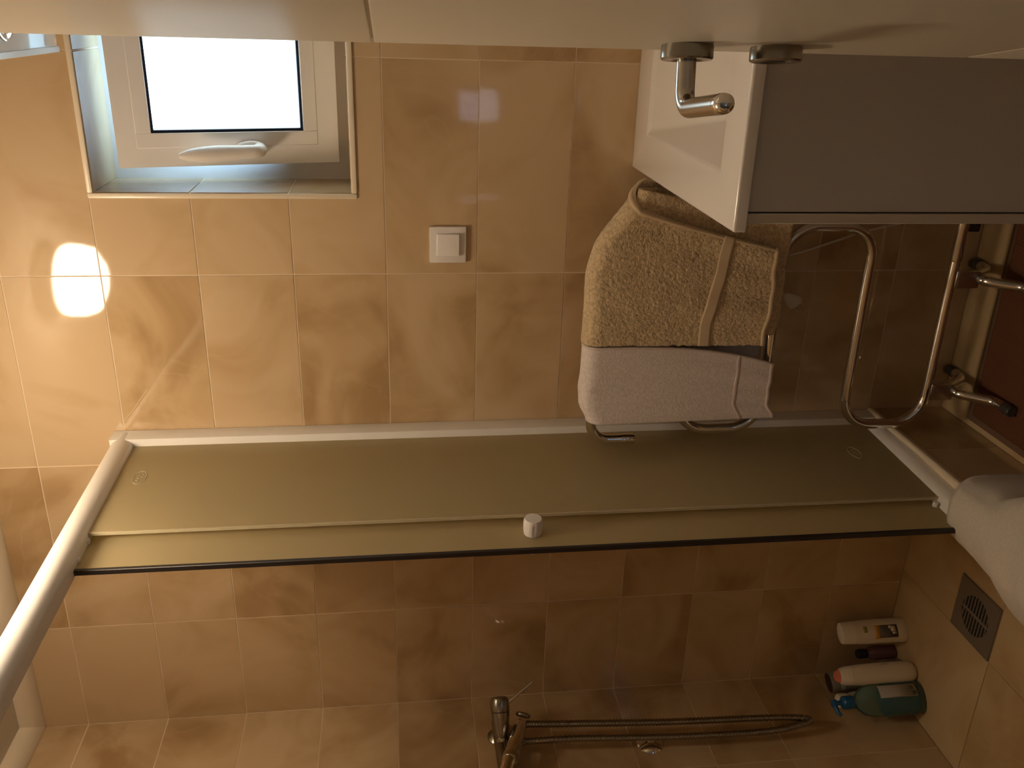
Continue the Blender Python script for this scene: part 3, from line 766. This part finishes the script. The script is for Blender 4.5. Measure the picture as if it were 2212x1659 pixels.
# ------------------------------------------------------------------ floor drain
dr = empty('floor_drain', ((DRX0 + DRX1) / 2, (DRY0 + DRY1) / 2, 0.0), label='square grey steel drain cover with a round slotted grate in the shower floor', cat='drain')
cx, cy = (DRX0 + DRX1) / 2, (DRY0 + DRY1) / 2
NS = 64; RG = 0.050
outer = []
for k in range(NS):
    a = 2 * PI * k / NS; c, s = math.cos(a), math.sin(a); q = 1 / max(abs(c), abs(s))
    outer.append((cx + 0.073 * c * q, cy + 0.0755 * s * q))
inner = [(cx + RG * math.cos(2 * PI * k / NS), cy + RG * math.sin(2 * PI * k / NS)) for k in range(NS)]
V = [(x, y, 0.0045) for x, y in outer] + [(x, y, 0.0045) for x, y in inner] + [(x, y, -0.001) for x, y in outer] + [(x, y, -0.001) for x, y in inner]
F = []
for k in range(NS):
    k2 = (k + 1) % NS
    F += [(k, k2, NS + k2, NS + k), (k, 2 * NS + k, 2 * NS + k2, k2), (NS + k, NS + k2, 3 * NS + k2, 3 * NS + k)]
obj('cover_plate', V, F, 'drain', dr)
MT['slot_shade'] = mat('painted_slot_shade', (0.006, 0.005, 0.004), 0.9)  # flat near-black disc, shade below the grate put into its colour
lathe('slot_shade', [(0.001, 0.0004), (0.0505, 0.0004), (0.0505, -0.0007), (0.001, -0.0007)], (cx, cy, 0.0), 'slot_shade', dr)
for k in range(-4, 5):
    yy = cy + k * 0.0108; hw_ = math.sqrt(max(RG * RG - (k * 0.0108) ** 2, 0)) + 0.001
    box('grate_bar', cx - hw_, cx + hw_, yy - 0.0023, yy + 0.0023, 0.0008, 0.0040, 'drain', dr)
box('grate_spine', cx - 0.004, cx + 0.004, cy - RG, cy + RG, 0.0008, 0.0042, 'drain', dr)

# ------------------------------------------------------------------ shower fittings on the left wall
MX = empty('shower_mixer', (XL, -0.205, 1.10), label='chrome single lever shower mixer on the shower wall', cat='faucet')
lathe('wall_flange', [(0.001, 0), (0.030, 0), (0.030, 0.004), (0.022, 0.012), (0.016, 0.016), (0.016, 0.03), (0.001, 0.03)], (XL, -0.30, 1.140), 'dull_steel', MX, (1, 0, 0))
lathe('wall_flange', [(0.001, 0), (0.030, 0), (0.030, 0.004), (0.022, 0.012), (0.016, 0.016), (0.016, 0.03), (0.001, 0.03)], (XL, -0.15, 1.140), 'dull_steel', MX, (1, 0, 0))
lathe('body', [(0.001, 0), (0.017, 0.001), (0.020, 0.004), (0.020, 0.176), (0.017, 0.179), (0.001, 0.18)], (XL + 0.040, -0.315, 1.140), 'dull_steel', MX, (0, 1, 0))
ca = Vector((0.80, 0.60, 0.02)).normalized()
c0 = Vector((XL + 0.045, -0.215, 1.140))
lathe('cartridge_housing', [(0.001, 0), (0.019, 0.0), (0.0195, 0.012), (0.0165, 0.013), (0.0205, 0.035), (0.0235, 0.072), (0.001, 0.072)], c0, 'dull_steel', MX, ca)
lathe('seal_ring', [(0.001, 0.070), (0.0230, 0.070), (0.0230, 0.075), (0.001, 0.075)], c0, 'black', MX, ca)
lathe('lever_cap', [(0.001, 0.0745), (0.0240, 0.0745), (0.0245, 0.078), (0.0240, 0.100), (0.0215, 0.107), (0.016, 0.110), (0.001, 0.111)], c0, 'dull_steel', MX, ca)
lp = c0 + ca * 0.094 + Vector((0, 0, -0.020))
tube('lever', [lp, lp + Vector((0.034, 0.030, -0.066))], 0.0046, 'chrome', MX, seg=12)
lathe('outlet', [(0.001, 0), (0.0105, 0), (0.0105, 0.018), (0.0125, 0.020), (0.0125, 0.034), (0.009, 0.038), (0.001, 0.038)], (XL + 0.050, -0.222, 1.122), 'dull_steel', MX, (0, 0, -1))

HS = empty('hand_shower', (XL + 0.07, -0.22, 1.09), label='chrome hand shower resting in its holder with a long ribbed hose', cat='shower head')
ha = Vector((XL + 0.083, -0.192, 1.088)); hb = Vector((XL + 0.070, -0.43, 1.185))
tube('handle', [ha, ha.lerp(hb, 0.12), ha.lerp(hb, 0.5), ha.lerp(hb, 0.52), hb], [0.0145, 0.0200, 0.0185, 0.0165, 0.0170], 'chrome', HS, seg=8)
tube('collar', [ha.lerp(hb, 0.42), ha.lerp(hb, 0.47)], 0.0200, 'steel', HS, seg=16)
lathe('holder_disc', [(0.001, 0), (0.018, 0), (0.020, 0.004), (0.018, 0.008), (0.001, 0.009)], ha + Vector((0.006, 0.014, -0.004)), 'dull_steel', HS, (0.5, 0.75, -0.3), 24, sx=1.0, sy=0.7)
lathe('spray_head', [(0.016, 0.0), (0.030, 0.012), (0.036, 0.022), (0.034, 0.028), (0.001, 0.030)], hb + Vector((0.004, -0.01, 0.004)), 'chrome', HS, (0.75, -0.3, -0.55))
def hose():
    p0 = ha + Vector((0.0, -0.006, -0.010)); p1 = Vector((XL + 0.050, -0.222, 1.090))
    ctl = [p0, Vector((XL + 0.075, -0.200, 0.95)), Vector((XL + 0.062, -0.205, 0.70)), Vector((XL + 0.055, -0.208, 0.45)), Vector((XL + 0.050, -0.213, 0.348)), Vector((XL + 0.047, -0.219, 0.325)), Vector((XL + 0.045, -0.228, 0.345)), Vector((XL + 0.040, -0.240, 0.45)), Vector((XL + 0.044, -0.238, 0.70)), Vector((XL + 0.050, -0.226, 0.95)), p1]
    pts = []
    for i in range(len(ctl) - 1):
        a = ctl[max(i - 1, 0)]; b = ctl[i]; c = ctl[i + 1]; d = ctl[min(i + 2, len(ctl) - 1)]
        n = max(4, int((c - b).length / 0.0022))
        for k in range(n):
            t = k / n
            pts.append(0.5 * ((2 * b) + (c - a) * t + (2 * a - 5 * b + 4 * c - d) * t * t + (3 * b - a - 3 * c + d) * t ** 3))
    pts.append(ctl[-1])
    rad = [0.0092 if (k // 2) % 2 else 0.0080 for k in range(len(pts))]
    tube('hose', pts, rad, 'dull_steel', HS, seg=10)
hose()
pr = lathe('wall_plate', [(0.001, 0), (0.035, 0), (0.035, 0.003), (0.029, 0.009), (0.017, 0.014), (0.012, 0.016), (0.012, 0.026), (0.009, 0.029), (0.001, 0.029)], (XL - 0.001, -0.212, 0.752), 'chrome', None, (1, 0, 0), 36)
tag(pr, 'small round chrome cover plate on the shower wall behind the hose', 'wall plate')

# ------------------------------------------------------------------ bottles in the shower corner
def bmat(name, col, rough=0.35, **k):
    MT[name] = mat(name, col, rough, **k); return name
def face_dir(x, y): return Vector((0.54 - x, -1.93 - y, 0)).normalized()
def patch(name, base, fd, half, z0, z1, w0, w1, depth, mt, parent, n=8, sx=0.03, sy=0.02):
    """label following an oval bottle wall; w0..w1 in side units"""
    sd = Vector((-fd.y, fd.x, 0)); V = []; F = []
    for i in range(n + 1):
        w = w0 + (w1 - w0) * i / n
        d = sy * math.sqrt(max(0.0, 1 - min(abs(w) / sx, 0.985) ** 2)) + depth
        for z in (z0, z1): V.append(Vector(base) + sd * w + fd * d + Vector((0, 0, z)))
    for i in range(n): F.append((2 * i, 2 * i + 2, 2 * i + 3, 2 * i + 1))
    o = obj(name, V, F, mt, parent, smooth=True); md = o.modifiers.new('t', 'SOLIDIFY'); md.thickness = 0.0006; return o

bmat('lotion_white', (0.82, 0.74, 0.60)); bmat('lotion_cap', (0.86, 0.80, 0.66)); bmat('label_dark', (0.09, 0.075, 0.06)); bmat('label_orange', (0.72, 0.36, 0.05)); bmat('label_green', (0.38, 0.36, 0.05))
B1 = (-1.012, -0.062, 0.0); fd = face_dir(B1[0] - 0.3, B1[1]); ang = math.atan2(fd.y, fd.x)
b1 = empty('lotion_bottle', B1, label='flat white lotion bottle with an orange and dark label in the shower corner', cat='bottle', group=None)
def oval(name, prof, base, fd, sx, sy, mt, parent, seg=36):
    sd = Vector((-fd.y, fd.x, 0)); V = []; F = []
    for r, h in prof:
        for k in range(seg):
            a = 2 * PI * k / seg; V.append(Vector(base) + sd * (sx * r * math.cos(a)) + fd * (sy * r * math.sin(a)) + Vector((0, 0, h)))
    n = len(prof)
    for i in range(n - 1):
        for k in range(seg):
            k2 = (k + 1) % seg; F.append((i * seg + k, i * seg + k2, (i + 1) * seg + k2, (i + 1) * seg + k))
    F.append(tuple(range(seg))); F.append(tuple((n - 1) * seg + k for k in range(seg)))
    return obj(name, V, F, mt, parent, smooth=True, angle=40)
oval('body', [(0.90, 0.0), (0.97, 0.004), (1.0, 0.012), (1.0, 0.10), (0.97, 0.135), (0.93, 0.150)], B1, fd, 0.033, 0.019, 'lotion_white', b1)
cp = oval('cap', [(0.93, 0.1505), (0.92, 0.160), (0.88, 0.186), (0.85, 0.188), (0.80, 0.189)], B1, fd, 0.033, 0.020, 'lotion_cap', b1)
patch('label_dark_panel', B1, fd, 0, 0.030, 0.082, -0.020, 0.014, 0.0006, 'label_dark', b1, sx=0.033, sy=0.019)
patch('label_orange_band', B1, fd, 0, 0.082, 0.096, -0.022, 0.014, 0.0008, 'label_orange', b1, sx=0.033, sy=0.019)
patch('label_green_mark', B1, fd, 0, 0.118, 0.128, -0.004, 0.012, 0.0006, 'label_green', b1, sx=0.033, sy=0.019)
patch('label_animal_mark', B1, fd, 0, 0.036, 0.050, -0.004, 0.010, 0.0012, 'lotion_white', b1, sx=0.033, sy=0.019)
patch('label_animal_mark', B1, fd, 0, 0.046, 0.056, 0.004, 0.012, 0.0012, 'lotion_white', b1, sx=0.033, sy=0.019)
patch('label_animal_mark', B1, fd, 0, 0.034, 0.046, -0.011, -0.005, 0.0012, 'lotion_white', b1, sx=0.033, sy=0.019)

bmat('purple_clear', (0.17, 0.085, 0.085), 0.15); bmat('cap_black', (0.015, 0.013, 0.012), 0.35)
B2 = (-1.104, -0.042, 0.0)
b2 = empty('small_bottle', B2, label='small dark purple bottle with a black cap between the white bottles', cat='bottle')
lathe('body', [(0.001, 0), (0.016, 0.0), (0.019, 0.003), (0.0195, 0.010), (0.0195, 0.062), (0.017, 0.074), (0.011, 0.082), (0.010, 0.088), (0.001, 0.088)], B2, 'purple_clear', b2)
lathe('cap', [(0.001, 0.085), (0.0125, 0.085), (0.013, 0.088), (0.013, 0.108), (0.011, 0.112), (0.001, 0.112)], B2, 'cap_black', b2)

bmat('pink_cap', (0.80, 0.24, 0.15)); bmat('label_red', (0.20, 0.04, 0.03))
B3 = (-1.088, -0.143, 0.0); fd3 = Vector((0.55, 0.85, 0)).normalized(); fd3 = face_dir(*B3[:2])
b3 = empty('rounded_bottle', B3, label='rounded white bottle with a pink top in front of the blue pump bottle', cat='bottle')
oval('body', [(0.55, 0.0), (0.80, 0.006), (0.95, 0.020), (1.0, 0.045), (1.0, 0.11), (0.95, 0.16), (0.88, 0.185)], B3, fd3, 0.029, 0.024, 'lotion_white', b3)
oval('cap', [(0.88, 0.1855), (0.84, 0.200), (0.72, 0.214), (0.50, 0.222), (0.30, 0.224)], B3, fd3, 0.029, 0.024, 'lotion_cap', b3)
oval('pink_top', [(0.62, 0.216), (0.55, 0.223), (0.40, 0.229), (0.10, 0.231)], B3, fd3, 0.029, 0.024, 'pink_cap', b3)
patch('label_mark', B3, Vector((fd3.x * 0.5 + 0.3, fd3.y * 0.2 + 0.6, 0)).normalized(), 0, 0.080, 0.105, -0.012, 0.010, 0.001, 'label_red', b3, sx=0.029, sy=0.026)

MT['blue_liquid'] = mat('blue_soap', (0.012, 0.11, 0.20), 0.15)
MT['green_base'] = mat('clear_teal_plastic', (0.58, 0.80, 0.72), 0.12, Transmission_Weight=0.9, IOR=1.2)
bmat('pump_blue', (0.01, 0.12, 0.32), 0.3); bmat('label_grey', (0.42, 0.40, 0.35), 0.5); bmat('label_code', (0.13, 0.12, 0.10), 0.6)
B4 = (-1.134, -0.192, 0.0); fd4 = face_dir(*B4[:2])
b4 = empty('pump_bottle', B4, label='clear blue green soap bottle with a blue pump in the shower corner', cat='bottle')
oval('body', [(0.86, 0.0), (0.97, 0.004), (1.0, 0.014), (1.0, 0.115), (0.96, 0.145), (0.82, 0.168), (0.50, 0.184), (0.33, 0.190), (0.33, 0.198)], B4, fd4, 0.043, 0.028, 'green_base', b4)
oval('soap', [(0.70, 0.010), (0.86, 0.018), (0.93, 0.030), (0.93, 0.092), (0.86, 0.112), (0.60, 0.122)], B4, fd4, 0.042, 0.020, 'blue_liquid', b4)
lb = patch('back_label', B4, fd4, 0, 0.022, 0.128, 0.004, 0.036, 0.0008, 'label_grey', b4, sx=0.043, sy=0.028)
patch('label_code', B4, fd4, 0, 0.026, 0.046, 0.008, 0.018, 0.0016, 'label_code', lb, sx=0.043, sy=0.028)
patch('label_code', B4, fd4, 0, 0.030, 0.046, 0.022, 0.031, 0.0016, 'label_code', lb, sx=0.043, sy=0.028)
pm = lathe('pump', [(0.001, 0.196), (0.0165, 0.196), (0.017, 0.199), (0.017, 0.222), (0.013, 0.226), (0.006, 0.228), (0.006, 0.240), (0.010, 0.242), (0.010, 0.252), (0.001, 0.254)], B4, 'pump_blue', b4)
sp0 = Vector(B4) + Vector((0, 0, 0.247)); sdir = Vector((-0.30, -0.95, 0)).normalized()
tube('spout', [sp0, sp0 + sdir * 0.026, sp0 + sdir * 0.036 + Vector((0, 0, -0.006))], [0.0065, 0.0055, 0.004], 'pump_blue', b4, seg=10)

bmat('can_grey', (0.26, 0.25, 0.20), 0.3); bmat('can_band', (0.50, 0.49, 0.44), 0.3)
B5 = (-1.125, -0.090, 0.0)
b5 = empty('shaving_can', B5, label='grey spray can with a black top leaning in the corner behind the bottles', cat='can')
ax5 = Vector((-0.21, 0.06, 1)).normalized()
lathe('body', [(0.001, 0), (0.028, 0), (0.029, 0.003), (0.029, 0.160), (0.026, 0.170), (0.001, 0.170)], B5, 'can_grey', b5, ax5)
lathe('band', [(0.001, 0.169), (0.0285, 0.169), (0.029, 0.172), (0.0285, 0.182), (0.001, 0.182)], B5, 'can_band', b5, ax5)
lathe('cap', [(0.001, 0.181), (0.0280, 0.181), (0.0285, 0.184), (0.0285, 0.202), (0.027, 0.206), (0.001, 0.206)], B5, 'can_grey', b5, ax5)
lathe('cap_top', [(0.001, 0.2055), (0.0265, 0.2055), (0.0265, 0.208), (0.001, 0.2085)], B5, 'cap_black', b5, ax5)
B6 = (-1.178, -0.138, 0.0)
b6 = empty('slim_bottle', B6, label='slim clear bottle with a white cap standing against the shower wall', cat='bottle')
lathe('body', [(0.001, 0), (0.021, 0), (0.0225, 0.003), (0.0225, 0.150), (0.019, 0.170), (0.013, 0.180), (0.001, 0.180)], B6, 'label_grey', b6)
lathe('cap', [(0.001, 0.178), (0.0185, 0.178), (0.019, 0.181), (0.019, 0.200), (0.017, 0.203), (0.001, 0.203)], B6, 'lotion_cap', b6)
